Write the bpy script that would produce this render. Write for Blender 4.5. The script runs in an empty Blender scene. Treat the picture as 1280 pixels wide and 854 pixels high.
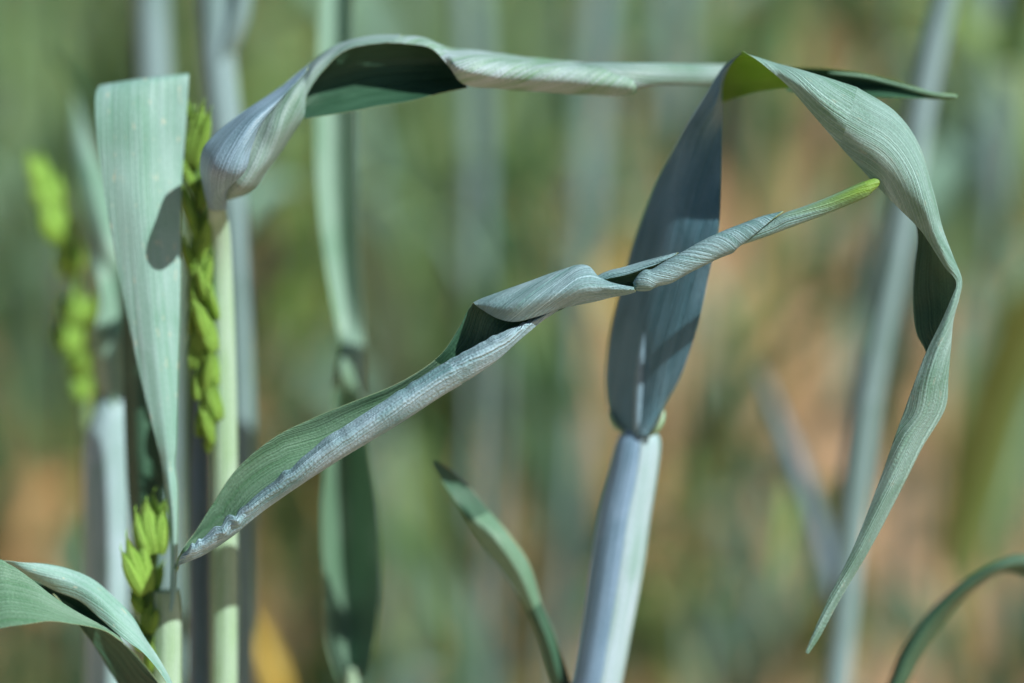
import bpy, math, random
import numpy as np
from mathutils import Vector, Matrix

R = math.radians
rng = random.Random(7)
scene = bpy.context.scene
col = scene.collection

# ------------------------------------------------------------------ camera
PITCH = R(18.0)
FOCUS = 0.5
TARGET = np.array([0.0, 0.0, 0.72])
FWD = np.array([0.0, math.cos(PITCH), -math.sin(PITCH)])
UP = np.array([0.0, math.sin(PITCH), math.cos(PITCH)])
RIGHT = np.array([1.0, 0.0, 0.0])
CAM = TARGET - FWD * FOCUS
cd = bpy.data.cameras.new('camera')
cam = bpy.data.objects.new('camera', cd)
col.objects.link(cam)
cam.location = CAM
cam.rotation_euler = (math.pi / 2 - PITCH, 0, 0)
cd.lens = 100; cd.sensor_width = 36
cd.clip_start = 0.02; cd.clip_end = 600
cd.dof.use_dof = True
cd.dof.focus_distance = FOCUS
cd.dof.aperture_fstop = 3.8
cd.dof.aperture_blades = 0
scene.camera = cam

# ------------------------------------------------------------------ world, sun, exposure
S_CAM = np.array([0.58, 0.64, 0.52])                      # towards the sun: right, up, back to the viewer
S = RIGHT * S_CAM[0] + UP * S_CAM[1] - FWD * S_CAM[2]
S = S / np.linalg.norm(S)
elev = math.asin(S[2]); azim = math.atan2(S[0], S[1])
world = bpy.data.worlds.new('World'); scene.world = world; world.use_nodes = True
nt = world.node_tree
bg = nt.nodes['Background']
sky = nt.nodes.new('ShaderNodeTexSky'); sky.sky_type = 'NISHITA'; sky.sun_disc = False
sky.sun_elevation = elev; sky.sun_rotation = azim
nt.links.new(sky.outputs[0], bg.inputs[0]); bg.inputs[1].default_value = 0.05
sl = bpy.data.lights.new('sun', 'SUN'); sl.energy = 5.0; sl.angle = R(0.53); sl.color = (1.0, 0.965, 0.91)
so = bpy.data.objects.new('sun', sl); col.objects.link(so)
so.rotation_euler = Vector(tuple(S)).to_track_quat('Z', 'Y').to_euler()
so.location = (2, -1, 4)
scene.view_settings.view_transform = 'Standard'
scene.view_settings.look = 'None'
scene.view_settings.exposure = 0.36
scene.view_settings.gamma = 1.0
scene.cycles.use_denoising = True
scene.cycles.max_bounces = 8
scene.cycles.sample_clamp_indirect = 4.0

# ------------------------------------------------------------------ helpers
def P(px, py, z=0.0):
    """a point seen at photo pixel (px,py), z millimetres nearer than the focus plane"""
    D = FOCUS - z / 1000.0
    k = 0.36 / 1280.0 * D
    return CAM + FWD * D + RIGHT * ((px - 640) * k) - UP * ((py - 427) * k)

def cr(a, n):
    """Catmull-Rom resample of array a along axis 0 to n samples"""
    a = np.asarray(a, float); m = len(a)
    if m == 2:
        t = np.linspace(0, 1, n).reshape((-1,) + (1,) * (a.ndim - 1))
        return a[0] * (1 - t) + a[1] * t
    ext = np.concatenate([(2 * a[0] - a[1])[None], a, (2 * a[-1] - a[-2])[None]])
    s = np.linspace(0, m - 1, n); i = np.minimum(s.astype(int), m - 2); f = (s - i).reshape((-1,) + (1,) * (a.ndim - 1))
    p0, p1, p2, p3 = ext[i], ext[i + 1], ext[i + 2], ext[i + 3]
    return 0.5 * ((2 * p1) + (-p0 + p2) * f + (2 * p0 - 5 * p1 + 4 * p2 - p3) * f ** 2 + (-p0 + 3 * p1 - 3 * p2 + p3) * f ** 3)

class MB:
    def __init__(s): s.v = []; s.f = []; s.m = []; s.uv = []; s.n = 0
    def add(s, verts, faces, mat, uv):
        s.v.append(np.asarray(verts, float)); s.uv.append(np.asarray(uv, float))
        s.f += [tuple(i + s.n for i in f) for f in faces]; s.m += [mat] * len(faces); s.n += len(verts)
    def build(s, name, mats, parent=None):
        me = bpy.data.meshes.new(name)
        V = np.concatenate(s.v); UV = np.concatenate(s.uv)
        q = parent
        while q is not None: V = V - np.array(q.location); q = q.parent
        me.from_pydata(V.tolist(), [], s.f)
        for m in mats: me.materials.append(m)
        me.polygons.foreach_set('material_index', s.m)
        me.polygons.foreach_set('use_smooth', [True] * len(s.f))
        lay = me.uv_layers.new(name='leaf_uv')
        li = np.empty(len(me.loops), dtype=np.int32); me.loops.foreach_get('vertex_index', li)
        lay.data.foreach_set('uv', UV[li].astype(np.float32).ravel())
        me.update()
        o = bpy.data.objects.new(name, me); col.objects.link(o)
        if parent is not None: o.parent = parent
        return o

def grid_faces(nv, nu, flip=False, base=0):
    out = []
    for i in range(nv - 1):
        for j in range(nu - 1):
            a = base + i * nu + j; q = (a, a + 1, a + nu + 1, a + nu)
            out.append(q[::-1] if flip else q)
    return out

def sheet_pts(mb, G, th=0.00022, flip=True, shear=0.0, rough=0.0, seed=0, mats=(0, 1, 2), u0=0.0, taper=True):
    """a leaf blade with real thickness from a grid of points G[nv,nu,3]; mats = outer skin, inner skin, margin"""
    nv, nu, _ = G.shape
    dv = np.gradient(G, axis=0); du = np.gradient(G, axis=1)
    N = np.cross(dv, du); L = np.linalg.norm(N, axis=2, keepdims=True)
    bad = L[..., 0] < 1e-13
    N = N / np.maximum(L, 1e-13)
    if bad.any(): N[bad] = (0, -1, 0)
    if flip: N = -N
    ulen = np.cumsum(np.concatenate([np.zeros((nv, 1)), np.linalg.norm(np.diff(G, axis=1), axis=2)], axis=1), axis=1)
    ulen -= ulen[:, -1:] / 2
    mid = G[:, nu // 2]
    vlen = np.concatenate([[0], np.cumsum(np.linalg.norm(np.diff(mid, axis=0), axis=1))])
    U = ulen * 1000 + u0; Vv = np.repeat(vlen[:, None], nu, 1) * 1000
    U = U + shear * Vv
    if rough:
        r = random.Random(seed)
        d = np.zeros((nv, nu))
        for k in range(10):
            fu, fv, ph = r.uniform(.1, .9), r.uniform(.05, .45), r.uniform(0, 6.28)
            d += np.sin(U * fu + Vv * fv * r.choice((-1, 1)) + ph) / 10
        G = G + N * (d * rough / 1000)[..., None]
    t = np.ones((nv, nu)) * th / 2
    if taper: t[:, 0] *= .35; t[:, -1] *= .35
    A = (G + N * t[..., None]).reshape(-1, 3); B = (G - N * t[..., None]).reshape(-1, 3)
    uv = np.stack([U, Vv], -1).reshape(-1, 2) / 10.0
    ff = grid_faces(nv, nu, not flip)
    mb.add(A, ff, mats[0], uv)
    mb.add(B, [f[::-1] for f in ff], mats[1], uv)
    ring = [j for j in range(nu)] + [i * nu + nu - 1 for i in range(1, nv)] + [(nv - 1) * nu + j for j in range(nu - 2, -1, -1)] + [i * nu for i in range(nv - 2, 0, -1)]
    rv = np.concatenate([A[ring], B[ring]]); n = len(ring)
    fr = [(k, (k + 1) % n, n + (k + 1) % n, n + k) for k in range(n)]
    if not flip: fr = [f[::-1] for f in fr]
    mb.add(rv, fr, mats[2], np.concatenate([uv[ring], uv[ring]]))

def sheet(mb, st, nu=40, per=9, **k):
    """stations: lists of (px,py,z) across the blade"""
    W = np.array([[P(*p) for p in s] for s in st])
    a = cr(W, (len(st) - 1) * per + 1)
    a = cr(a.transpose(1, 0, 2), nu).transpose(1, 0, 2)
    sheet_pts(mb, a, **k)

def back_shift(st, dz): return [[(x, y, z + dz) for x, y, z in q] for q in st]
def z3(pts, zs): return [(p[0], p[1], z) for p, z in zip(pts, zs)]

def rolled(mb, Ts, Bs, zs, hs=None, phi=(-150, 175), nu=44, per=10, spiral=0.0, **k):
    """a rolled blade; T and B its upper and lower outline, phi the angle it wraps (0 top, 90 viewer, 180 bottom)"""
    n = len(Ts); A = []
    for i in range(n):
        T, B, z = Ts[i], Bs[i], zs[i]
        h = hs[i] if hs else math.hypot(T[0] - B[0], T[1] - B[1]) / 2 * 0.1406
        row = []
        for j in range(nu):
            q = j / (nu - 1); a = R(phi[0] + (phi[1] - phi[0]) * q)
            s = 1 - spiral * (1 - q)
            cx, cy = (T[0] + B[0]) / 2, (T[1] + B[1]) / 2
            row.append(P(cx + (T[0] - cx) * math.cos(a) * s, cy + (T[1] - cy) * math.cos(a) * s, z + h * math.sin(a) * s))
        A.append(row)
    G = cr(np.array(A), (n - 1) * per + 1)
    sheet_pts(mb, G, **k)

def tube(mb, pts, rad, n=20, per=6, mat=0, flat=1.0, cap=True, world=True):
    pts = np.array(pts, float); m = (len(pts) - 1) * per + 1
    C = cr(pts, m); rr = cr(np.array(rad, float)[:, None], m)[:, 0]
    T = np.gradient(C, axis=0); T /= np.linalg.norm(T, axis=1, keepdims=True)
    x = np.cross(T[0], [0, 1, 0]); x /= np.linalg.norm(x)
    V = []; UV = []; s = 0
    for i in range(m):
        x = x - T[i] * np.dot(x, T[i]); x /= np.linalg.norm(x); y = np.cross(T[i], x)
        if i: s += np.linalg.norm(C[i] - C[i - 1]) * 100
        for j in range(n):
            a = 2 * math.pi * j / n
            V.append(C[i] + (x * math.cos(a) + y * math.sin(a) * flat) * rr[i]); UV.append((a * rr[0] * 100, s))
    F = []
    for i in range(m - 1):
        for j in range(n):
            F.append((i * n + j, i * n + (j + 1) % n, (i + 1) * n + (j + 1) % n, (i + 1) * n + j))
    if cap: F.append(tuple(range(n))[::-1]); F.append(tuple((m - 1) * n + j for j in range(n)))
    mb.add(V, F, mat, UV)

# ------------------------------------------------------------------ materials
def new_mat(name):
    m = bpy.data.materials.new(name); m.use_nodes = True
    nt = m.node_tree; nt.nodes.clear()
    return m, nt, nt.nodes.new, nt.links.new

def mixc(nt, fac, a, b):
    n = nt.nodes.new('ShaderNodeMix'); n.data_type = 'RGBA'
    for i, v in ((0, fac), (6, a), (7, b)):
        if hasattr(v, 'links') or hasattr(v, 'is_linked'): nt.links.new(v, n.inputs[i])
        else: n.inputs[i].default_value = v if i == 0 else (*v, 1)
    return n.outputs[2]

def ramp(nt, src, lo, hi, a=0.0, b=1.0):
    n = nt.nodes.new('ShaderNodeMapRange'); n.inputs[1].default_value = lo; n.inputs[2].default_value = hi
    n.inputs[3].default_value = a; n.inputs[4].default_value = b
    nt.links.new(src, n.inputs[0]); return n.outputs[0]

def leaf_mat(name, green, bloom, trans=(0.30, 0.50, 0.06), tfac=0.22, bloom_amt=0.6, vein=0.35, bump=0.35, rough=0.5,
             pitch=26.0, tip=None, spots=0.0, spec=0.4, mottle=0.0, green_from=None, gr=0.35):
    m, nt, N, L = new_mat(name)
    uv = N('ShaderNodeUVMap'); uv.uv_map = 'leaf_uv'
    def nz(sx, sy, det, sc=1.0, dist=0.0):
        mp = N('ShaderNodeMapping'); mp.inputs[3].default_value = (sx, sy, 1); L(uv.outputs[0], mp.inputs[0])
        t = N('ShaderNodeTexNoise'); t.noise_dimensions = '2D'; t.inputs['Scale'].default_value = sc
        t.inputs['Detail'].default_value = det; t.inputs['Distortion'].default_value = dist
        L(mp.outputs[0], t.inputs[0]); return t.outputs[0]
    veins = nz(pitch, 0.22, 1.5)                    # fine ridges run along the blade
    broad = nz(5.0, 0.12, 2.0)
    patch = nz(1.1, 0.5, 4.0, 1.3, 0.6)
    grain = nz(22, 22, 2.0)
    v1 = ramp(nt, veins, 0.36, 0.64)
    p1 = ramp(nt, patch, 0.32, 0.68)
    b1 = ramp(nt, broad, 0.35, 0.65)
    def math_(op, a, b):
        n = N('ShaderNodeMath'); n.operation = op
        for i, x in enumerate((a, b)):
            if isinstance(x, (int, float)): n.inputs[i].default_value = x
            else: L(x, n.inputs[i])
        return n.outputs[0]
    fac = math_('ADD', math_('MULTIPLY', p1, 0.45), math_('MULTIPLY', b1, 0.12))
    fac = math_('ADD', fac, math_('MULTIPLY', v1, vein))
    fac = math_('MULTIPLY', fac, bloom_amt / 0.6)
    cl = N('ShaderNodeClamp'); L(fac, cl.inputs[0])
    c = mixc(nt, cl.outputs[0], green, bloom)
    g1 = ramp(nt, grain, 0.3, 0.7, 0.9, 1.1)
    hs = N('ShaderNodeHueSaturation'); L(c, hs.inputs['Color']); L(g1, hs.inputs['Value']); c = hs.outputs[0]
    if spots:
        sp = ramp(nt, nz(9, 3.2, 2.0), 0.70, 0.76, 0.0, spots)
        c = mixc(nt, sp, c, (0.55, 0.56, 0.42)); 
    if mottle:
        c = mixc(nt, ramp(nt, nz(7, 7, 3.0), 0.50, 0.66, 0.0, mottle), c, green)
    if green_from:
        sx = N('ShaderNodeSeparateXYZ'); L(uv.outputs[0], sx.inputs[0])
        gg = ramp(nt, math_('ADD', sx.outputs[1], math_('MULTIPLY', b1, 0.7)), green_from[0], green_from[1])
        c = mixc(nt, gg, c, (0.20, 0.38, 0.06))
    bs = N('ShaderNodeBsdfPrincipled'); L(c, bs.inputs['Base Color'])
    bs.inputs['Roughness'].default_value = rough
    bs.inputs['Specular IOR Level'].default_value = spec
    bs.inputs['Sheen Weight'].default_value = 0.0
    tr = N('ShaderNodeBsdfTranslucent'); tr.inputs[0].default_value = (*trans, 1)
    mx = N('ShaderNodeMixShader'); mx.inputs[0].default_value = tfac
    L(bs.outputs[0], mx.inputs[1]); L(tr.outputs[0], mx.inputs[2])
    bp = N('ShaderNodeBump'); bp.inputs['Strength'].default_value = bump; bp.inputs['Distance'].default_value = 0.00025
    hsum = math_('ADD', math_('ADD', v1, math_('MULTIPLY', b1, 0.45)), math_('MULTIPLY', ramp(nt, grain, 0.3, 0.7), gr))
    L(hsum, bp.inputs['Height']); L(bp.outputs[0], bs.inputs['Normal']); L(bp.outputs[0], tr.inputs['Normal'])
    out = N('ShaderNodeOutputMaterial'); L(mx.outputs[0], out.inputs[0])
    return m

M_ab = leaf_mat('leaf_underside_waxy', (0.10, 0.26, 0.25), (0.38, 0.60, 0.68), bump=0.9, vein=0.45, pitch=48)
M_crust = leaf_mat('leaf_roll_crusted_wax', (0.15, 0.33, 0.36), (0.41, 0.61, 0.72), bump=1.0, vein=0.3, pitch=26, bloom_amt=0.85, mottle=0.25, rough=0.65, spec=0.2, gr=0.4)
M_lastroll = leaf_mat('leaf_last_roll', (0.10, 0.26, 0.20), (0.36, 0.57, 0.60), bump=0.9, vein=0.45, pitch=40, green_from=(1.3, 3.0))
M_ab_green = leaf_mat('leaf_underside_grey_green', (0.12, 0.28, 0.20), (0.35, 0.57, 0.55), bump=0.7, vein=0.4, pitch=60, spots=0.2)
M_ad = leaf_mat('leaf_upper_shaded_green', (0.012, 0.058, 0.028), (0.07, 0.18, 0.115), bump=0.5, bloom_amt=0.45, tfac=0.04, pitch=30)  # upper skin darkened: the deep shade inside folds is put into its colour
M_adb = leaf_mat('leaf_upper_sage', (0.08, 0.20, 0.11), (0.21, 0.35, 0.27), bump=0.5, bloom_amt=0.5, tfac=0.1, pitch=36)
M_fold = leaf_mat('leaf_fold_backlit_green', (0.10, 0.24, 0.03), (0.20, 0.34, 0.09), trans=(0.45, 0.7, 0.04), bump=0.3, bloom_amt=0.4, tfac=0.5)  # brighter copy of the upper skin, backlight put into the colour
M_edge = leaf_mat('leaf_margin_pale', (0.28, 0.42, 0.20), (0.48, 0.58, 0.42), bump=0.1, tfac=0.3)
M_hang = leaf_mat('leaf_hanging_blue_green', (0.15, 0.34, 0.26), (0.32, 0.50, 0.49), bump=0.3, spots=0.5, bloom_amt=0.55, tfac=0.12)
M_curl = leaf_mat('leaf_curl_blue_wax', (0.12, 0.22, 0.27), (0.27, 0.42, 0.54), bump=0.3, tfac=0.04)
M_band = leaf_mat('leaf_curl_green_band', (0.10, 0.21, 0.15), (0.27, 0.38, 0.40), bump=0.4, tfac=0.04)
M_roll = leaf_mat('leaf_roll_patchy_wax', (0.09, 0.25, 0.09), (0.38, 0.50, 0.57), bump=0.6, tfac=0.05, bloom_amt=0.62)
M_blade = leaf_mat('leaf_blade_shaded_wax', (0.03, 0.12, 0.16), (0.15, 0.31, 0.41), bump=0.8, tfac=0.02, pitch=30)  # waxy skin with the overhang's shade and blue skylight put into its colour
M_sheath = leaf_mat('stem_sheath_waxy', (0.18, 0.34, 0.30), (0.38, 0.52, 0.62), bump=0.3, tfac=0.04, pitch=14)
M_sheath_shaded = leaf_mat('stem_sheath_shaded_wax', (0.12, 0.24, 0.34), (0.26, 0.41, 0.58), bump=0.3, tfac=0.03, pitch=14)  # blue shade of the stem's left side put into the wax colour
M_sheath_green = leaf_mat('stem_sheath_pale_green', (0.24, 0.42, 0.22), (0.40, 0.56, 0.48), bump=0.4, tfac=0.12, pitch=14)
M_sheath_blue = leaf_mat('stem_blue_grey', (0.08, 0.14, 0.17), (0.15, 0.24, 0.31), bump=0.2, tfac=0.03, pitch=14)
M_rib = leaf_mat('midrib_pale', (0.14, 0.25, 0.32), (0.22, 0.36, 0.45), bump=0.1, tfac=0.05)
M_tip = leaf_mat('leaf_tip_yellow_green', (0.18, 0.38, 0.05), (0.32, 0.50, 0.16), bump=0.4, trans=(0.5, 0.7, 0.1), tfac=0.25)
M_ear = leaf_mat('spikelet_yellow_green', (0.16, 0.42, 0.04), (0.40, 0.66, 0.14), trans=(0.45, 0.75, 0.06), tfac=0.32, bump=1.0, pitch=34, rough=0.5, vein=0.7)
M_ear2 = leaf_mat('rachis_green', (0.07, 0.17, 0.03), (0.14, 0.26, 0.07), bump=0.2, pitch=10)
M_bgstem = leaf_mat('field_stem_blue_grey', (0.12, 0.22, 0.20), (0.25, 0.38, 0.42), bump=0.1, tfac=0.08)
M_bgstem2 = leaf_mat('field_stem_green', (0.10, 0.20, 0.07), (0.22, 0.34, 0.17), bump=0.1, tfac=0.1)
M_bgleaf = leaf_mat('field_leaf_green', (0.010, 0.048, 0.012), (0.05, 0.15, 0.045), bump=0.1, tfac=0.12)
M_bgleaf2 = leaf_mat('field_leaf_bright', (0.12, 0.23, 0.05), (0.27, 0.39, 0.15), trans=(0.28, 0.38, 0.06), bump=0.1, tfac=0.25)
M_bgleaf3 = leaf_mat('field_leaf_sage', (0.13, 0.28, 0.19), (0.27, 0.43, 0.36), bump=0.1, tfac=0.15)
M_bgyel = leaf_mat('field_leaf_yellowed', (0.50, 0.36, 0.05), (0.66, 0.52, 0.15), trans=(0.7, 0.52, 0.1), bump=0.1, tfac=0.2)
M_straw = leaf_mat('dry_straw', (0.50, 0.26, 0.10), (0.68, 0.44, 0.22), trans=(0.7, 0.4, 0.15), bump=0.1, tfac=0.15)

def soil_mat():
    m, nt, N, L = new_mat('soil')
    tc = N('ShaderNodeTexCoord')
    def nz(s, d):
        t = N('ShaderNodeTexNoise'); t.inputs['Scale'].default_value = s; t.inputs['Detail'].default_value = d
        L(tc.outputs['Object'], t.inputs[0]); return t.outputs[0]
    a = ramp(nt, nz(7, 4), 0.35, 0.65); b = ramp(nt, nz(60, 5), 0.3, 0.7)
    c = mixc(nt, a, (0.46, 0.27, 0.12), (0.64, 0.42, 0.22)); c = mixc(nt, b, c, (0.60, 0.40, 0.26))
    bs = N('ShaderNodeBsdfPrincipled'); L(c, bs.inputs['Base Color']); bs.inputs['Roughness'].default_value = .95
    bp = N('ShaderNodeBump'); bp.inputs['Strength'].default_value = .8; bp.inputs['Distance'].default_value = .01
    L(nz(90, 6), bp.inputs['Height']); L(bp.outputs[0], bs.inputs['Normal'])
    out = N('ShaderNodeOutputMaterial'); L(bs.outputs[0], out.inputs[0]); return m
M_soil = soil_mat()

# ------------------------------------------------------------------ object helpers
def plant(label, base, group=None, category='wheat plant', name='wheat_plant'):
    o = bpy.data.objects.new(name, None); col.objects.link(o); o.empty_display_size = .05
    o.location = (float(base[0]), float(base[1]), 0.0)
    o['label'] = label; o['category'] = category
    if group: o['group'] = group
    return o

def to_ground(p):
    """stem continuation from a point straight down to the soil"""
    p = np.array(p)
    return [np.array([p[0], p[1] - .02 * (1 - f), p[2] * f]) for f in (0, .3, .55, .74, .86, .93, .965)]

def stem_px(mb, pts, wid, mat=0, n=24, flat=1.0, per=6):
    """stem through photo points listed from the bottom up, widths in px, carried down to the soil"""
    W = [P(*p) for p in pts]
    rad = [w * 0.36 / 1280 * (FOCUS - p[2] / 1000) / 2 for w, p in zip(wid, pts)]
    g = to_ground(W[0] + np.array([0, 0, -.0]))
    tube(mb, g + W, [rad[0]] * len(g) + rad, n=n, mat=mat, flat=flat, per=per)
    return g[0]

def spikelet_mesh(length=0.011, width=0.0055, seed=0):
    """three overlapping pointed husks with nerves and a short awn point; grows along +Z"""
    r = random.Random(seed); mb = MB()
    def husk(off, tilt, L, W, D, yaw):
        nv, nu = 12, 13; V = []; UV = []
        for i in range(nv):
            t = i / (nv - 1)
            rad = (math.sin(math.pi * min(1, t * .93 + .07) ** .8) ** .62) * (1 - .15 * t)
            if i == nv - 1: rad = .03
            if t > .8: rad *= .75
            for j in range(nu):
                a = 2 * math.pi * j / (nu - 1)
                nerve = 1 + .06 * math.cos(a * 7)
                p = Vector((math.cos(a) * rad * W / 2 * nerve, math.sin(a) * rad * D / 2 * nerve, t * L))
                p.x += .08 * L * math.sin(t * 2)
                p = Matrix.Rotation(tilt, 3, 'Y') @ p; p = Matrix.Rotation(yaw, 3, 'Z') @ p
                V.append(tuple(p + Vector(off))); UV.append((a * W * 30, t * L * 100))
        mb.add(V, grid_faces(nv, nu), 0, UV)
        tip = Vector(V[-1]); d = (Vector(V[-1]) - Vector(V[-1 - nu * 3])).normalized()
        b = Vector((1, 0, 0)) * .00025; c = Vector((0, 1, 0)) * .00025; e = tip + d * L * r.uniform(.06, .2)
        mb.add([tuple(tip + b), tuple(tip + c), tuple(tip - b), tuple(tip - c), tuple(e)], [(0, 1, 4), (1, 2, 4), (2, 3, 4), (3, 0, 4)], 0, [(0, 0)] * 5)
    husk((0, 0, 0), 0.05, length, width * .78, width * .8, 0)
    husk((width * .17, 0.0004, -.0002), 0.24, length * .88, width * .7, width * .7, 0.2)
    husk((-width * .17, -0.0004, 0), -0.30, length * .9, width * .66, width * .7, -0.2)
    return mb
_spk = {}
def spikelet(parent_ear, root, pos, up, length, width, yaw, k, mat=None):
    mat = mat or M_ear
    if (k, mat.name) not in _spk:
        mb = spikelet_mesh(1.0 * .01, .0062, k); o = mb.build('spikelet', [mat]); _spk[(k, mat.name)] = o.data
    else:
        o = bpy.data.objects.new('spikelet', _spk[(k, mat.name)]); col.objects.link(o)
    up = Vector(tuple(up)).normalized()
    q = up.to_track_quat('Z', 'Y').to_matrix().to_4x4() @ Matrix.Rotation(yaw, 4, 'Z')
    o.parent = parent_ear
    o.matrix_local = Matrix.Translation(Vector(tuple(pos)) - Vector(root)) @ q @ Matrix.Diagonal((width / .0062, width / .0062, length / .01, 1))
    return o

def ear_px(root, axis, wid, spk, seed=1, mat=None):
    """an ear: the rachis along photo points, spikelets (px,py,z,length px,width px,lean deg)"""
    mb = MB(); W = [P(*a) for a in axis]
    tube(mb, W, [wid * .00014 / 2] * (len(W) - 1) + [wid * .00014 / 4], n=10, mat=0)
    e = mb.build('ear', [M_ear2], root)
    r = random.Random(seed)
    for (x, y, z, l, w, lean) in spk:
        k = 0.36 / 1280 * (FOCUS - z / 1000)
        a = R(lean); d = UP * math.cos(a) + RIGHT * math.sin(a) - FWD * r.uniform(-.1, .35)
        spikelet(e, root.location, P(x, y, z), d, l * k, w * k, r.uniform(-.5, .5), r.randrange(4), mat)
    return e

# ------------------------------------------------------------------ ground
def ground():
    n = 121; s = np.sign(np.linspace(-1, 1, n)) * np.abs(np.linspace(-1, 1, n)) ** 3 * 150
    V = []; r = random.Random(3)
    for y in s:
        for x in s:
            d = math.hypot(x, y); a = .012 if d < 12 else .04
            V.append((x, y + 1.5, a * math.sin(x * 3.1 + math.sin(y * 2.3)) * math.sin(y * 4.7) + r.uniform(-.008, .004) - .01))
    mb = MB(); mb.add(V, grid_faces(n, n), 0, [(0, 0)] * len(V))
    g = mb.build('ground', [M_soil]); g['kind'] = 'structure'
ground()

def clods():
    mb = MB(); r = random.Random(5)
    ico = [(0, 0, 1), (.9, 0, .4), (.28, .85, .45), (-.72, .53, .4), (-.7, -.5, .45), (.3, -.85, .4), (.7, .5, -.4), (-.3, .8, -.4), (-.9, 0, -.4), (-.3, -.8, -.4), (.7, -.5, -.4), (0, 0, -1)]
    fc = [(0, 1, 2), (0, 2, 3), (0, 3, 4), (0, 4, 5), (0, 5, 1), (1, 6, 2), (2, 7, 3), (3, 8, 4), (4, 9, 5), (5, 10, 1), (6, 7, 2), (7, 8, 3), (8, 9, 4), (9, 10, 5), (10, 6, 1), (11, 7, 6), (11, 8, 7), (11, 9, 8), (11, 10, 9), (11, 6, 10)]
    for _ in range(2600):
        y = r.uniform(.3, 4.2); x = r.uniform(-1, 1) * (.35 + y * .35); s = r.uniform(.004, .016) * r.uniform(.5, 1.3)
        mb.add([(x + a * s * r.uniform(.7, 1.3), y + b * s * r.uniform(.7, 1.3), c * s * .7 * r.uniform(.7, 1.2) - .002) for a, b, c in ico], fc, 0, [(0, 0)] * 12)
    o = mb.build('soil_clods', [M_soil]); o['kind'] = 'stuff'
clods()

# ================================================================== the plant in the middle: leaf folded over an arch
A = plant('central wheat plant whose broad blue-shaded blade folds over and hangs down right', P(745, 854, -20))
mb = MB()
stem_px(mb, [(738, 890, -28), (746, 854, -27), (757, 790, -27), (770, 710, -27), (779, 650, -27), (789, 600, -27), (795, 565, -27), (798, 548, -27), (799, 538, -27), (800, 528, -27)], [59, 59, 61, 65, 64, 60, 55, 48, 38, 10])
mb.build('stem', [M_sheath_shaded], A)
mb = MB()
rolled(mb, [(782, 536), (770, 550), (761, 600), (747, 650), (737, 710), (726, 790), (716, 854), (708, 892)], [(814, 538), (825, 552), (820, 600), (812, 650), (804, 710), (789, 790), (777, 854), (769, 892)], [-27] * 8, hs=[2.4, 3.9, 4.4, 4.7, 4.8, 4.5, 4.4, 4.3], phi=(98, 200), nu=24)
mb.build('sheath_flap', [M_sheath, M_sheath, M_edge], A)  # overlapping margin, kept paler than the stem to paint its sunlit right side
mb = MB()
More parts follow.
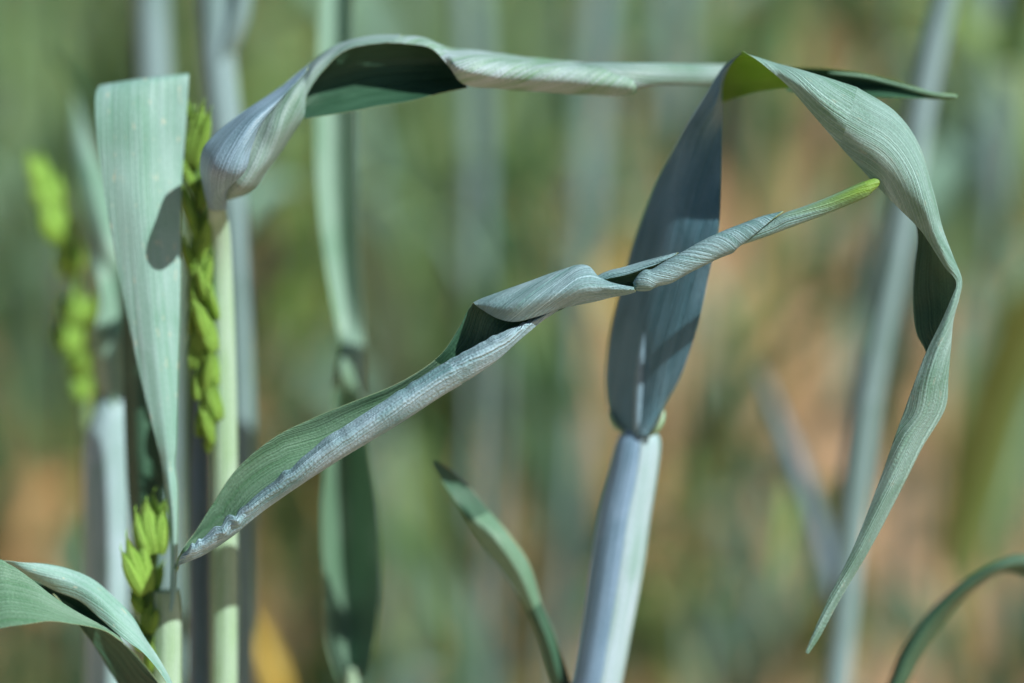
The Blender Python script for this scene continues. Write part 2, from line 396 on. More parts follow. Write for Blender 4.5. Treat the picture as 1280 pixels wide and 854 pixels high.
s = [
 [(779, 542, -27), (788, 543, -25), (798, 544, -23), (808, 543, -22.5), (817, 540, -24)],
 [(763, 516, -30), (778, 522, -26), (798, 527, -23), (816, 521, -21.5), (829, 510, -22)],
 [(758, 470, -31), (776, 472, -27), (799, 474, -23), (825, 474, -20), (851, 470, -18.5)],
 [(764, 410, -30), (783, 410, -26), (806, 412, -22), (838, 415, -18.5), (872, 408, -16)],
 [(778, 350, -28), (798, 350, -24.5), (820, 352, -21), (853, 354, -17.5), (886, 345, -15)],
 [(797, 290, -26), (818, 290, -22.5), (840, 292, -19), (871, 293, -16), (898, 288, -14)],
 [(822, 225, -24), (840, 225, -21), (858, 226, -18.5), (881, 228, -17), (901, 225, -16)],
 [(851, 170, -20), (865, 170, -18), (878, 172, -17), (892, 173, -17), (902, 172, -17)],
 [(880, 122, -16), (888, 126, -14), (894, 130, -13), (899, 132, -15), (902, 133, -18)],
 [(904, 84, -12), (904, 92, -12), (904, 100, -13), (903, 106, -15), (902, 113, -18)],
 [(929, 64, -7), (922, 70, -9), (914, 78, -12), (908, 86, -15), (902, 97, -18)],
 [(943, 73, -4), (939, 70, -6), (930, 73, -12), (912, 98, -17), (898, 127, -20)],
 [(961, 87, -3), (962, 80, -4), (955, 77, -9), (935, 98, -16), (922, 122, -19)],
 [(987, 110, -2), (990, 98, -1), (987, 84, -4), (970, 96, -12), (955, 113, -16)],
 [(1015, 142, -1), (1021, 118, 1), (1025, 95, -3), (1010, 104, -10), (1000, 112, -13)],
 [(1050, 183, 0), (1060, 150, 2), (1070, 110, -2), (1052, 122, -8), (1042, 142, -11)],
 [(1090, 226, 0), (1107, 185, 2.5), (1119, 141, -2), (1095, 152, -7), (1080, 195, -10)],
 [(1118, 255, 0), (1137, 217, 2.5), (1149, 183, -2), (1130, 192, -7), (1116, 232, -9)],
 [(1148, 285, 0), (1159, 257, 2), (1166, 238, -2), (1150, 247, -6), (1140, 270, -8)],
 [(1163, 306, 0), (1171, 292, 1), (1176, 281, -2), (1162, 288, -6), (1147, 298, -8)],
 [(1180, 333, 0), (1185, 325, 0.5), (1189, 318, -1.5), (1166, 322, -6), (1143, 335, -8)],
 [(1195, 353, 0), (1198, 351, 0), (1200, 349, -1), (1172, 352, -6), (1142, 366, -8)],
 [(1187, 378, 0), (1193, 377, 0.5), (1197, 374, -1), (1172, 380, -6), (1143, 395, -8)],
 [(1175, 405, 0), (1184, 404, 1), (1191, 401, -1), (1170, 408, -5), (1147, 419, -7)],
 [(1159, 437, 0), (1173, 438, 1.5), (1188, 437, -1), (1172, 440, -4), (1158, 443, -5)],
 [(1143, 478, 0), (1163, 475, 1.5), (1185, 472, -1), (1172, 476, -3), (1156, 480, -4)],
 [(1128, 520, -1), (1151, 516, 0.5), (1180, 512, -2), (1164, 518, -3.5), (1145, 522, -4)],
 [(1118, 548, -1), (1132, 551, 0), (1152, 559, -2), (1140, 558, -3), (1126, 553, -3.6)],
 [(1099, 602, -2), (1112, 606, -1), (1126, 611, -2.5), (1118, 610, -3.4), (1107, 606, -3.8)],
 [(1069, 680, -3), (1077, 683, -2.4), (1087, 686, -3.4), (1081, 685, -4), (1074, 683, -4.2)],
 [(1037, 745, -4), (1042, 748, -3.7), (1049, 750, -4.2), (1045, 750, -4.6), (1041, 748, -4.8)],
 [(1017, 790, -4.6), (1020, 792, -4.4), (1025, 794, -4.8), (1022, 794, -5), (1020, 793, -5.2)],
 [(1007, 815, -5), (1008, 816, -4.9), (1010, 817, -5.1), (1009, 817, -5.2), (1008, 816, -5.2)],
]
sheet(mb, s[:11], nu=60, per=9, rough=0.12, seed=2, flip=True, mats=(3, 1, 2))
sheet(mb, s[10:16], nu=60, per=9, rough=0.05, seed=2, flip=False, mats=(0, 4, 2))
sheet(mb, s[15:], nu=60, per=8, rough=0.12, seed=2, flip=False)
leafA_collar = MB()
tube(leafA_collar, [P(812, 545, -22.5), P(820, 538, -21.5), P(827, 526, -21.3), P(830, 514, -22)], [.0002, .0005, .0005, .0002], n=10)
tube(leafA_collar, [P(780, 541, -25), P(771, 534, -26.5), P(765, 524, -28), P(762, 514, -29.6)], [.0002, .0005, .0005, .0002], n=10)
leafA_collar.build('collar', [M_sheath_green], A)
leafA = mb.build('leaf', [M_ab_green, M_ad, M_edge, M_blade, M_fold], A)
mb = MB()
tube(mb, [P(797, 556, -25.5), P(798, 535, -23.8), P(799, 500, -23.2), P(802, 450, -22.6), P(808, 410, -22.4), P(814, 380, -22.3)], [.0004, .0010, .0010, .0008, .0005, .0002], n=10)
mb.build('midrib', [M_rib], leafA)

# ================================================================== front left plant: rolled leaf across the picture, hanging leaf and small ear
Bp = plant('lower left wheat plant with a long rolled diagonal leaf and hanging pale blade', P(205, 854, -20))
mb = MB()
stem_px(mb, [(207, 890, -20), (207, 854, -20), (208, 800, -20), (208, 760, -20), (207, 738, -20)], [42, 40, 38, 36, 33])
mb.build('stem', [M_sheath_green], Bp)
mb = MB()
E1 = [(228, 694), (252, 674), (282, 651), (318, 622), (358, 590), (405, 551), (450, 522), (500, 489), (538, 465), (575, 444), (605, 427), (630, 415), (650, 406), (668, 398), (684, 391)]
K = [(229, 704), (257, 691), (290, 670), (328, 638), (368, 610), (415, 579), (463, 550), (515, 518), (555, 491), (590, 470), (617, 452), (640, 432), (660, 415), (676, 402), (690, 393)]
T = [(226, 690), (244, 664), (266, 630), (298, 584), (343, 547), (392, 523), (436, 504), (485, 485), (525, 463), (553, 440), (573, 410), (591, 380), (616, 376), (645, 372), (672, 370)]
st = []
rr = random.Random(11)
for i, (e, k, t) in enumerate(zip(E1, K, T)):
    w = math.hypot(e[0] - k[0], e[1] - k[1]) * .14
    z = (1.0 if i > 3 else -3 + i) - (1.1 * (i - 11) if i > 11 else 0)
    ex, ey = e
    st.append([(ex + 1, ey + 4, z - w * .45), (ex, ey, z + w * .15), ((ex * .62 + k[0] * .38), ey * .62 + k[1] * .38, z + w * .85), (k[0] - 1, k[1] - 2, z + w * .4), (k[0] - 1, k[1], z - w * .2),
               ((k[0] * .6 + t[0] * .4), (k[1] * .6 + t[1] * .4), z - w * .8 - 1.5), (k[0] * .25 + t[0] * .75, k[1] * .25 + t[1] * .75, z - w * .6 - 2.5), (t[0], t[1], z - w * .4 - 2)])
st.insert(0, [(218 + i * .3, 716 - i * 1.5, -14 - i * .2) for i in range(8)])
st.append([(725 - i * .5, 376 - i * 1.0, -2.5 - i * .3) for i in range(8)])
# crinkles along the rolled margin near the base
W = np.array([[P(*p) for p in q] for q in st]); Gb = cr(W, 16 * 22 + 1); Gb = cr(Gb.transpose(1, 0, 2), 64).transpose(1, 0, 2)
nvb = Gb.shape[0]
for i in range(nvb):
    q = i / (nvb - 1); amp = (.0013 * max(0, 1 - q / .42) ** .8 + .00022) * (.6 + .4 * math.sin(q * 61 + 2))
    s_ = math.sin(q * 96 + 3 * math.sin(q * 37)) * .7 + math.sin(q * 171 + 2 * math.sin(q * 60)) * .3
    s2 = math.sin(q * 118 + 3 * math.sin(q * 31) + 2) 
    for j in range(0, 26):
        f = math.cos(j / 26 * math.pi / 2)
        Gb[i, j] += (UP * s_ * .8 - FWD * s2 * .8 + RIGHT * s2 * .3) * amp * f
cut = int(nvb * .6)
sheet_pts(mb, Gb[:cut + 1], rough=0.3, seed=5, mats=(5, 1, 2))
sheet_pts(mb, Gb[cut:], rough=0.3, seed=5, mats=(5, 4, 2))
# the blade's far margin wraps over the top and makes a roll
st = [
 [(591, 389, -5), (590, 383, -4.5), (591, 379, -3), (593, 380, -1.5), (595, 382, -1)],
 [(604, 393, -5), (602, 381, -5), (602, 374, -2), (603, 381, 0), (605, 388, 0)],
 [(624, 394, -4), (622, 376, -5), (623, 366, -1.5), (622, 382, 2.5), (622, 398, 1.5)],
 [(650, 392, -4), (648, 370, -5), (650, 356, -1.2), (648, 378, 3.4), (645, 402, 2)],
 [(676, 388, -4), (676, 360, -5), (678, 347, -1), (676, 371, 3.7), (672, 396, 1.5)],
 [(702, 380, -4), (702, 350, -5), (704, 338, -1), (702, 363, 3.7), (700, 386, 1)],
 [(722, 374, -4), (720, 346, -5), (722, 332, -1), (722, 357, 3.6), (724, 381, 0.5)],
 [(738, 372, -3), (733, 350, -4), (736, 334, -.5), (738, 357, 3.2), (744, 377, 0.3)],
 [(752, 370, -2.5), (746, 356, -3), (747, 346, 0.5), (752, 358, 2.8), (759, 373, 0.2)],
 [(766, 368, -2), (760, 360, -2), (761, 352, 1.2), (767, 361, 2.4), (773, 370, 0.1)],
 [(780, 366, -1.5), (776, 362, -1), (777, 356, 1.2), (781, 362, 2.0), (785, 368, 0)],
 [(792, 364, -1), (791, 361, -.4), (792, 359, 1), (793, 362, 1.4), (795, 365, 0)],
]
sheet(mb, st, nu=48, per=9, shear=0.62, rough=0.28, seed=8, mats=(0, 4, 2))
# the open stretch: far wall and its turned-over strip
st = [
 [(741, 348, -3), (744, 349, -2.5), (749, 351, -2)],
 [(760, 339, -3.5), (762, 342, -2), (767, 347, -1.6)],
 [(780, 334, -3.5), (782, 338, -2), (785, 343, -1.6)],
 [(800, 328, -3.5), (801, 332, -2), (803, 337, -1.6)],
 [(822, 322, -3), (823, 325, -1.8), (824, 329, -1.6)],
 [(846, 316, -2.5), (846, 317, -2.2), (846, 318, -2)],
]
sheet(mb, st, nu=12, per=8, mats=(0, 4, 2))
st = [
 [(741, 349, -3), (744, 358, -5), (750, 368, -3)],
 [(762, 341, -3.5), (768, 356, -6), (772, 368, -3)],
 [(785, 336, -3.5), (790, 352, -6), (795, 363, -3)],
 [(805, 330, -3.5), (808, 345, -6), (815, 358, -3)],
 [(825, 323, -3), (828, 336, -5), (835, 348, -3)],
 [(848, 316, -2.5), (852, 325, -4), (858, 338, -3)],
]
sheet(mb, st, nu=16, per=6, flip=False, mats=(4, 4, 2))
# second roll
rolled(mb, [(792, 354), (798, 345), (806, 338), (815, 337), (828, 329), (850, 317), (880, 300), (905, 289), (925, 281), (950, 272), (979, 264)],
       [(795, 363), (801, 364), (812, 363), (822, 357), (838, 353), (858, 343), (890, 326), (905, 320), (913, 317), (917, 314), (920, 311)],
       [0, 0, 0, 0, 0, 0, 0, 0, 0, 0, 0], hs=[.5, 1.2, 1.7, 1.7, 1.9, 2.0, 2.1, 2.1, 2.1, 2.1, 2.0], phi=(-120, 190), shear=-0.8, rough=0.22, seed=12)
# last roll and the blunt tip
rolled(mb, [(915, 298), (940, 288), (962, 277), (982, 266), (1002, 259), (1033, 247), (1063, 234), (1080, 227)],
       [(920, 308), (951, 298), (970, 291), (985, 285), (1014, 274), (1043, 263), (1079, 248), (1090, 240)],
       [0] * 8, phi=(-160, 185), spiral=0.15, shear=-0.08, rough=0.15, seed=13, mats=(6, 1, 2))
rolled(mb, [(1075, 230), (1086, 225.5), (1094, 222.5), (1099, 222), (1103, 224)],
       [(1085, 243), (1091, 238.5), (1097, 233), (1101, 229), (1104, 226)], [0] * 5, phi=(-180, 180), mats=(3, 3, 3))
leafB = mb.build('leaf', [M_ab, M_adb, M_edge, M_tip, M_ad, M_crust, M_lastroll], Bp)

# hanging leaf of the same plant: rises behind, folds at the top and hangs in front
mb = MB()
s = [
 [(178, 760, -24), (186, 762, -23), (196, 760, -24)],
 [(168, 700, -24), (183, 702, -22), (200, 700, -25)],
 [(158, 600, -25), (180, 602, -22), (208, 600, -26)],
 [(154, 480, -26), (180, 482, -23), (212, 480, -27)],
 [(150, 350, -26), (182, 352, -23), (218, 350, -27)],
 [(138, 220, -25), (184, 222, -22), (228, 220, -25)],
 [(126, 140, -22), (182, 142, -19), (234, 134, -22)],
 [(121, 114, -17), (180, 104, -16), (236, 97, -18)],
 [(124, 107, -13), (178, 99, -12), (236, 93.5, -13)],
 [(119.5, 118, -10), (178, 107, -9.5), (236, 99, -11)],
 [(119, 150, -8.5), (178, 148, -8), (233, 145, -11)],
 [(125, 200, -8), (178, 200, -7.6), (229, 200, -11)],
 [(134, 265, -7.5), (181, 265, -6.8), (226, 265, -10)],
 [(150, 350, -7.5), (189, 350, -6.8), (226, 345, -9.5)],
 [(166, 430, -7.5), (196, 430, -6.8), (224, 425, -9.5)],
 [(182, 500, -7.3), (203, 500, -7), (222, 500, -9)],
 [(196, 555, -7.5), (209, 556, -7.2), (221, 557, -8.5)],
 [(202, 580, -8), (211, 581, -7.5), (219, 581, -8.5)],
 [(206, 610, -8), (213, 610, -7), (222, 610, -8.5)],
 [(212, 650, -8), (217, 650, -7.4), (222, 650, -8.4)],
 [(214, 700, -8), (218, 700, -7.5), (221, 700, -8.2)],
 [(213, 740, -7), (216, 741, -6.6), (219, 741, -7)],
 [(212, 765, -6), (213, 766, -6), (214, 766, -6)],
]
sheet(mb, back_shift(s, -9), nu=40, per=7, rough=0.15, seed=21, flip=False)
mb.build('leaf', [M_hang, M_ad, M_edge], Bp)
ear_px(Bp, [(186, 854, -20), (184, 790, -20), (186, 740, -20), (192, 690, -20), (195, 650, -20)], 12,
       [(194, 692, -18, 68, 34, -4), (182, 740, -17, 74, 30, -14), (192, 665, -22, 50, 26, 6), (180, 765, -20, 36, 22, -20), (186, 790, -19, 40, 22, 10),
        (178, 812, -20, 40, 22, -10), (186, 838, -19, 40, 22, 10), (180, 862, -20, 40, 22, -8), (187, 742, -22, 48, 24, 10)], seed=4)

# ================================================================== plant with the big curl and top leaf
Tp = plant('wheat plant with pale green stem whose leaf curls over and rolls along the top', P(282, 854, -20))
mb = MB()
stem_px(mb, [(280, 890, -27), (280, 854, -27), (280, 700, -27), (280, 560, -27), (278, 440, -27), (275, 340, -26), (273, 285, -23), (271, 256, -19)], [34, 34, 34, 34, 33, 31, 28, 20])
mb.build('stem', [M_sheath_green], Tp)
mb = MB()
s = [
 [(262, 262, -19), (266, 262, -17), (272, 262, -16), (280, 262, -17), (284, 262, -20)],
 [(255, 238, -15), (262, 241, -11), (270, 242, -9), (280, 240, -9), (288, 234, -11)],
 [(250, 208, -11), (262, 214, -5), (278, 218, -3), (294, 218, -3), (307, 212, -5)],
 [(259, 178, -10), (274, 184, -4.5), (290, 188, -2.5), (304, 187, -2.5), (315, 181, -5)],
 [(300, 142, -11), (308, 146, -7), (316, 150, -4.5), (323, 152, -4.5), (329, 150, -6)],
 [(345, 112, -14), (349, 115, -11), (353, 117, -9), (356, 118, -8.5), (359, 116, -9.5)],
 [(384, 83, -15.5), (384, 84, -14), (384, 86, -13), (383, 88, -12.5), (382, 90, -13)],
]
sheet(mb, s, nu=44, per=12, rough=0.25, seed=31)
s = [
 [(274, 250, -17), (283, 250, -14), (290, 248, -17)],
 [(284, 226, -9), (302, 238, -9), (318, 237, -15)],
 [(300, 200, -8), (320, 214, -8), (335, 214, -14)],
 [(312, 168, -8.5), (336, 188, -8.5), (353, 189, -14)],
 [(326, 140, -10), (349, 158, -8), (369, 163, -13)],
 [(350, 110, -13), (366, 122, -10), (380, 146, -12)],
 [(381, 84, -15.5), (380, 104, -12), (382, 130, -12)],
 [(402, 68, -15.8), (392, 86, -12.5), (384, 118, -12)],
 [(424, 54, -16), (412, 70, -13.5), (402, 90, -12.5)],
 [(462, 45, -16), (446, 52, -14.5), (434, 62, -13)],
 [(502, 43.5, -16), (498, 48, -14.5), (494, 52, -13.5)],
]
sheet(mb, s, nu=36, per=12, rough=0.3, seed=37, mats=(7, 4, 2))
# hollow of the arch: far wall and its lower lip
s = [
 [(380, 96, -17), (378, 118, -19), (379, 136, -18), (380, 144, -15), (381, 149, -12)],
 [(402, 68, -17), (398, 100, -20), (402, 128, -18.5), (404, 137, -15), (405, 145, -12)],
 [(426, 54, -16.5), (430, 88, -20.5), (434, 118, -18.5), (436, 132, -15), (437, 140, -12)],
 [(462, 45.5, -16.5), (466, 80, -20.5), (470, 110, -18.5), (472, 125, -15), (473, 133, -12)],
 [(502, 44.5, -16.5), (506, 76, -20.5), (508, 105, -18.5), (510, 119, -15), (511, 127, -12)],
 [(540, 54.5, -17), (542, 76, -20.5), (544, 98, -18.5), (545, 111, -15), (546, 118, -12)],
 [(578, 63, -17.5), (580, 78, -19.5), (582, 94, -18), (583, 103, -15), (584, 110, -13)],
]
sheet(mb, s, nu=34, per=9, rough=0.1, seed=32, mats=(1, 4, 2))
s = [
 [(452, 46.5, -16.6), (456, 48, -15.8), (460, 50, -15.2), (464, 53, -14.5)],
 [(520, 46, -16.5), (524, 49, -14), (528, 53, -12.5), (532, 58, -11.5)],
 [(548, 55, -17.5), (552, 60, -13), (556, 70, -10.5), (560, 82, -10)],
 [(562, 60, -18), (567, 68, -11), (572, 85, -8), (576, 103, -11)],
 [(590, 62, -18), (594, 72, -10), (597, 92, -8), (600, 109, -13)],
 [(640, 69, -18), (642, 80, -11), (643, 98, -10), (644, 113, -14)],
 [(700, 75, -18), (702, 85, -12), (703, 102, -11), (704, 117, -15)],
 [(745, 80, -18), (752, 89, -13), (758, 106, -12), (760, 120, -15)],
 [(764, 84, -18), (776, 93, -14), (784, 106, -13), (786, 120, -15)],
 [(772, 86, -18), (785, 95, -14.5), (794, 107, -14), (795, 117, -15)],
]
sheet(mb, s, nu=36, per=10, shear=0.8, rough=0.25, seed=33, mats=(5, 1, 2))
rolled(mb, [(700, 80), (745, 79), (800, 80), (850, 80), (900, 81), (950, 82), (1000, 85)],
       [(700, 112), (770, 118), (812, 108), (850, 106), (900, 107), (950, 108), (1000, 110)], [-16, -16, -17, -21, -27, -27, -24], phi=(-150, 170), rough=.2, seed=34, mats=(7, 1, 2))
s = [
 [(985, 84, -23), (985, 97, -28), (985, 110, -23), (985, 114, -21)],
 [(1030, 86, -19), (1030, 101, -24), (1030, 116, -19), (1030, 120, -17)],
 [(1065, 90, -17), (1068, 103, -21), (1070, 116, -17), (1070, 121, -15)],
 [(1100, 96, -16), (1102, 106, -19), (1104, 117, -16), (1104, 122, -14.5)],
 [(1135, 106, -15.5), (1137, 112, -17), (1138, 119, -15.5), (1138, 123, -14.5)],
 [(1165, 115, -15), (1166, 118, -15.5), (1167, 121, -15), (1167, 124, -14.6)],
 [(1190, 117.5, -15), (1191, 119, -15.2), (1191, 122, -15), (1191, 124, -14.9)],
 [(1197, 119.5, -15), (1197, 120, -15), (1197, 121, -15), (1197, 121.5, -15)],
]
sheet(mb, s, nu=24, per=8, rough=.1, seed=36, mats=(1, 1, 6))
leafT = mb.build('leaf', [M_curl, M_ad, M_edge, M_tip, M_adb, M_roll, M_tip, M_band], Tp)
mb = MB(); tube(mb, [P(1035, 91, -16), P(1080, 96, -16), P(1120, 106, -15.4), P(1165, 118, -14.6), P(1196, 121, -14.8)], [.0002, .0004, .0004, .0005, .0003], n=8)
mb.build('midrib', [M_adb], leafT)

# ================================================================== ear on the blue-shaded stem between the hanging leaf and the pale stem
Ep = plant('wheat plant with long yellow-green ear on blue-shaded stem beside the pale stem', P(250, 854, -32))
mb = MB()
stem_px(mb, [(250, 890, -32), (250, 854, -32), (250, 700, -32), (250, 580, -32), (251, 500, -32), (250, 450, -31)], [27, 27, 26, 24, 20, 12])
mb.build('stem', [M_sheath_blue], Ep)  # stem standing in shadow, the shadow put into its dark blue colour
sp = []
ys = [(243, 190, 52, 27), (234, 222, 40, 20), (249, 250, 46, 26), (238, 278, 46, 22), (250, 310, 46, 28), (236, 335, 40, 20), (247, 362, 46, 24), (260, 378, 46, 24), (239, 398, 40, 20),
      (257, 420, 46, 26), (244, 442, 40, 20), (262, 462, 46, 24), (252, 482, 40, 22), (264, 505, 44, 22), (254, 528, 40, 20), (262, 548, 40, 18), (256, 560, 36, 16), (238, 155, 50, 10)]
ys += [(x + (7 if i % 2 else -6), y + 14, l * .9, w * .85) for i, (x, y, l, w) in enumerate(ys[:-1]) if y < 540]
for i, (x, y, l, w) in enumerate(ys): sp.append((x + 4, y + 4, -23 - (i % 3), l * 1.3, w * .9, -16 if i % 2 else 10))
ear_px(Ep, [(258, 560, -29), (256, 480, -27), (254, 380, -24), (249, 280, -24), (244, 200, -24), (240, 130, -24)], 10, sp, seed=9)

# ================================================================== far left plant: blurred ear and whitish sheath
Lp = plant('blurred wheat plant at far left with broad whitish blue sheath and pinkish grey blade', P(135, 854, -57))
mb = MB()
stem_px(mb, [(133, 890, -57), (133, 854, -57), (133, 760, -57), (133, 680, -57), (133, 600, -57), (135, 550, -57), (140, 515, -57), (143, 495, -57)], [54, 54, 56, 57, 58, 56, 44, 26])
mb.build('stem', [M_sheath], Lp)
mb = MB()
s = [[(132, 512, -57), (142, 513, -54), (152, 512, -57)], [(120, 470, -59), (140, 470, -54), (160, 470, -59)], [(118, 420, -52), (141, 420, -55), (164, 420, -52)],
     [(126, 370, -54), (146, 368, -59), (166, 366, -55)], [(112, 310, -62), (134, 305, -58), (156, 300, -62)], [(98, 250, -72), (118, 245, -68), (138, 240, -72)], [(90, 180, -86), (100, 176, -84), (112, 172, -86)], [(92, 120, -100), (93, 119, -100), (94, 118, -100)]]
sheet(mb, s, nu=16, per=7)
mb.build('leaf', [M_bgleaf3, M_bgleaf3, M_edge], Lp)
Fp = plant('blurred wheat plant leaning at the left edge with a bright yellow-green drooping ear', P(120, 860, -78))
mb = MB()
stem_px(mb, [(118, 890, -78), (116, 800, -78), (112, 700, -78), (110, 600, -78), (108, 520, -78), (103, 450, -78)], [18, 18, 17, 16, 14, 10])
mb.build('stem', [M_bgstem2], Fp)
ear_px(Fp, [(106, 520, -78), (98, 430, -78), (96, 360, -78), (84, 290, -78), (62, 220, -78), (48, 190, -78)], 12,
       [(58, 240, -74, 56, 30, -20), (66, 262, -74, 50, 34, -12), (74, 300, -74, 58, 36, -14), (86, 315, -76, 46, 30, -10), (92, 340, -75, 42, 30, -4),
        (84, 345, -78, 40, 24, -14), (97, 405, -75, 44, 34, 4), (90, 440, -75, 46, 32, -6), (98, 470, -76, 40, 28, 4), (104, 500, -77, 40, 24, -4)], seed=14)

# ================================================================== lower left foreground leaf
Gp = plant('wheat plant at lower left corner reaching in with a folded arching green leaf', P(-150, 900, 6))
mb = MB()
stem_px(mb, [(-150, 900, 6), (-148, 850, 6), (-146, 790, 6)], [36, 34, 30])
mb.build('stem', [M_sheath], Gp)
mb = MB()
s = [   # E1 near rim, near wall, keel, far wall, E2 far rim
 [(-140, 800, 2), (-142, 806, 4), (-138, 812, 6)],
 [(-70, 735, 1), (-64, 770, 4), (-60, 806, 7)],
 [(-10, 701, 0), (-6, 742, 4), (-2, 786, 8)],
 [(12, 706, 0), (22, 742, 4), (32, 781, 8)],
 [(38, 723, 1), (50, 750, 4), (64, 777, 7)],
 [(66, 745, 2), (78, 764, 4), (92, 780, 6)],
 [(95, 764, 3), (104, 776, 4), (113, 784, 5)],
 [(126, 781, 3), (130, 785, 3), (134, 790, 4)],
 [(148, 795, 2), (151, 799, 2), (154, 803, 3)],
]
sheet(mb, s, nu=40, per=9, rough=0.15, seed=41)
s = [   # arching far part
 [(-30, 704, -6), (-26, 712, -7), (-22, 722, -8)],
 [(4, 701, -5), (10, 708, -6), (16, 716, -7)],
 [(26, 703, -5), (32, 712, -5), (40, 724, -6)],
 [(56, 705, -6), (62, 720, -5), (70, 739, -6)],
 [(85, 711, -7), (92, 730, -5), (101, 752, -5)],
 [(114, 723, -7), (120, 746, -4), (127, 775, -3)],
 [(138, 743, -7), (144, 768, -3), (151, 796, -1)],
 [(164, 769, -6), (170, 792, -2.5), (176, 814, 0)],
 [(180, 796, -5), (187, 814, -2), (193, 832, 1)],
 [(196, 819, -3), (203, 838, -1), (208, 854, 1)],
 [(214, 851, -2), (220, 868, 0), (222, 880, 1)],
 [(226, 884, 0), (227, 887, 0), (228, 890, 0)],
]
sheet(mb, s, nu=30, per=9, rough=0.15, seed=42, mats=(1, 1, 2))
s = [[(30, 712, -8), (36, 722, -9), (44, 736, -8)], [(58, 724, -9), (66, 740, -10), (76, 758, -8)], [(92, 738, -9), (100, 758, -10), (108, 776, -6)], [(120, 760, -8), (128, 780, -7), (134, 792, -4)], [(146, 788, -5), (150, 796, -4), (154, 804, -3)]]
sheet(mb, s, nu=14, per=7, mats=(3, 3, 2))  # dark sheet added in the gap, painting the shadow inside the fold
s = [[(66, 742, -6), (72, 748, -6), (80, 758, -6)], [(108, 768, -10), (110, 785, -11), (114, 802, -12)], [(150, 800, -10), (146, 822, -12), (142, 846, -13)], [(186, 838, -8), (176, 862, -10), (168, 884, -12)], [(222, 888, -2), (221, 890, -3), (220, 892, -4)]]
sheet(mb, s, nu=14, per=7, mats=(3, 3, 2))  # separate leaf behind, its shade put into the dark colour
mb.build('leaf', [M_adb, M_hang, M_edge, M_ad], Gp)

# ================================================================== lower centre small leaf
Hp = plant('short wheat shoot beside the central stem with one narrow twisted leaf and yellowish tip', P(712, 870, -30))
mb = MB()
stem_px(mb, [(716, 900, -30), (714, 880, -30)], [20, 16]); mb.build('stem', [M_sheath_blue], Hp)
mb = MB()
s = [
 [(706, 890, -30), (714, 890, -29), (722, 890, -30)],
 [(690, 854, -30), (700, 852, -28), (712, 850, -30)],
 [(674, 800, -30), (684, 798, -27), (694, 794, -30)],
 [(660, 765, -29), (668, 760, -27), (676, 752, -29)],
 [(634, 722, -28), (648, 714, -25), (661, 704, -28)],
 [(606, 685, -27), (621, 675, -24), (637, 668, -27)],
 [(584, 652, -26), (595, 648, -25), (612, 640, -29)],
 [(564, 620, -26), (572, 616, -27), (586, 608, -29)],
 [(550, 598, -26), (555, 595, -26.5), (564, 588, -27)],
 [(538, 578, -26), (540, 577, -26), (543, 576, -26)],
]
sheet(mb, s[:4], nu=24, per=8, rough=.1, seed=51, mats=(3, 1, 2)); sheet(mb, s[3:7], nu=24, per=8, rough=.1, seed=51); sheet(mb, s[6:], nu=24, per=8, rough=.1, seed=51, mats=(1, 1, 2))  # dark skin towards the tip: shadow on the upper face put into colour
mb.build('leaf', [M_adb, M_ad, M_tip, M_ad], Hp)

# ================================================================== lower right arching leaf
Rp = plant('blurred wheat plant with a thin leaf arching into the lower right corner', P(1105, 880, -36))
mb = MB(); stem_px(mb, [(1098, 910, -36), (1100, 885, -36)], [20, 18]); mb.build('stem', [M_sheath_blue], Rp)
mb = MB()
s = [
 [(1094, 890, -36), (1101, 890, -34), (1108, 890, -36)],
 [(1110, 854, -36), (1120, 856, -34), (1132, 858, -37)],
 [(1126, 816, -36), (1136, 820, -34), (1150, 824, -38)],
 [(1152, 776, -36), (1160, 782, -34), (1172, 790, -38)],
 [(1180, 745, -36), (1186, 752, -34), (1194, 760, -38)],
 [(1210, 722, -36), (1214, 729, -34), (1220, 736, -38)],
 [(1242, 703, -36), (1246, 710, -34), (1250, 716, -38)],
 [(1282, 694, -36), (1284, 706, -36), (1288, 722, -39)],
 [(1330, 720, -36), (1332, 732, -36), (1336, 746, -39)],
 [(1380, 790, -36), (1382, 792, -36), (1384, 796, -36)],
]
sheet(mb, s, nu=20, per=8, rough=.1, seed=52)
mb.build('leaf', [M_ad, M_bgleaf3, M_edge], Rp)

# ================================================================== vertical leaf left of centre
Vp = plant('wheat plant left of centre with a tall drooping leaf above a dark green blade', P(440, 870, -45))
mb = MB(); stem_px(mb, [(440, 900, -48), (440, 870, -48), (440, 835, -48)], [22, 20, 14]); mb.build('stem', [M_sheath_green], Vp)
mb = MB()
s = [
 [(422, 850, -48), (438, 852, -54), (458, 850, -48)],
 [(408, 800, -48), (434, 800, -58), (470, 800, -50)],
 [(404, 720, -48), (432, 720, -60), (477, 720, -52)],
 [(402, 640, -48), (430, 640, -60), (474, 640, -52)],
 [(406, 580, -48), (428, 580, -60), (464, 575, -52)],
 [(412, 520, -50), (428, 520, -58), (456, 515, -52)],
 [(418, 470, -52), (428, 470, -50), (442, 466, -53)],
 [(424, 430, -54), (428, 430, -54), (432, 430, -54)],
]
sheet(mb, s, nu=20, per=8)
mb.build('leaf', [M_adb, M_ad, M_edge], Vp)
mb = MB()
s = [
 [(400, -60, -60), (420, -60, -63), (442, -60, -60)],
 [(397, 60, -60), (418, 60, -63), (441, 60, -60)],
 [(394, 150, -60), (418, 150, -63), (446, 150, -60)],
 [(396, 240, -60), (420, 240, -63), (448, 240, -60)],
 [(406, 320, -60), (426, 320, -63), (450, 320, -60)],
 [(418, 390, -60), (433, 390, -62), (453, 390, -60)],
 [(428, 440, -60), (440, 440, -59), (456, 440, -60)],
 [(438, 490, -60), (446, 490, -59), (456, 488, -60)],
 [(450, 540, -60), (452, 541, -60), (454, 540, -60)],
]
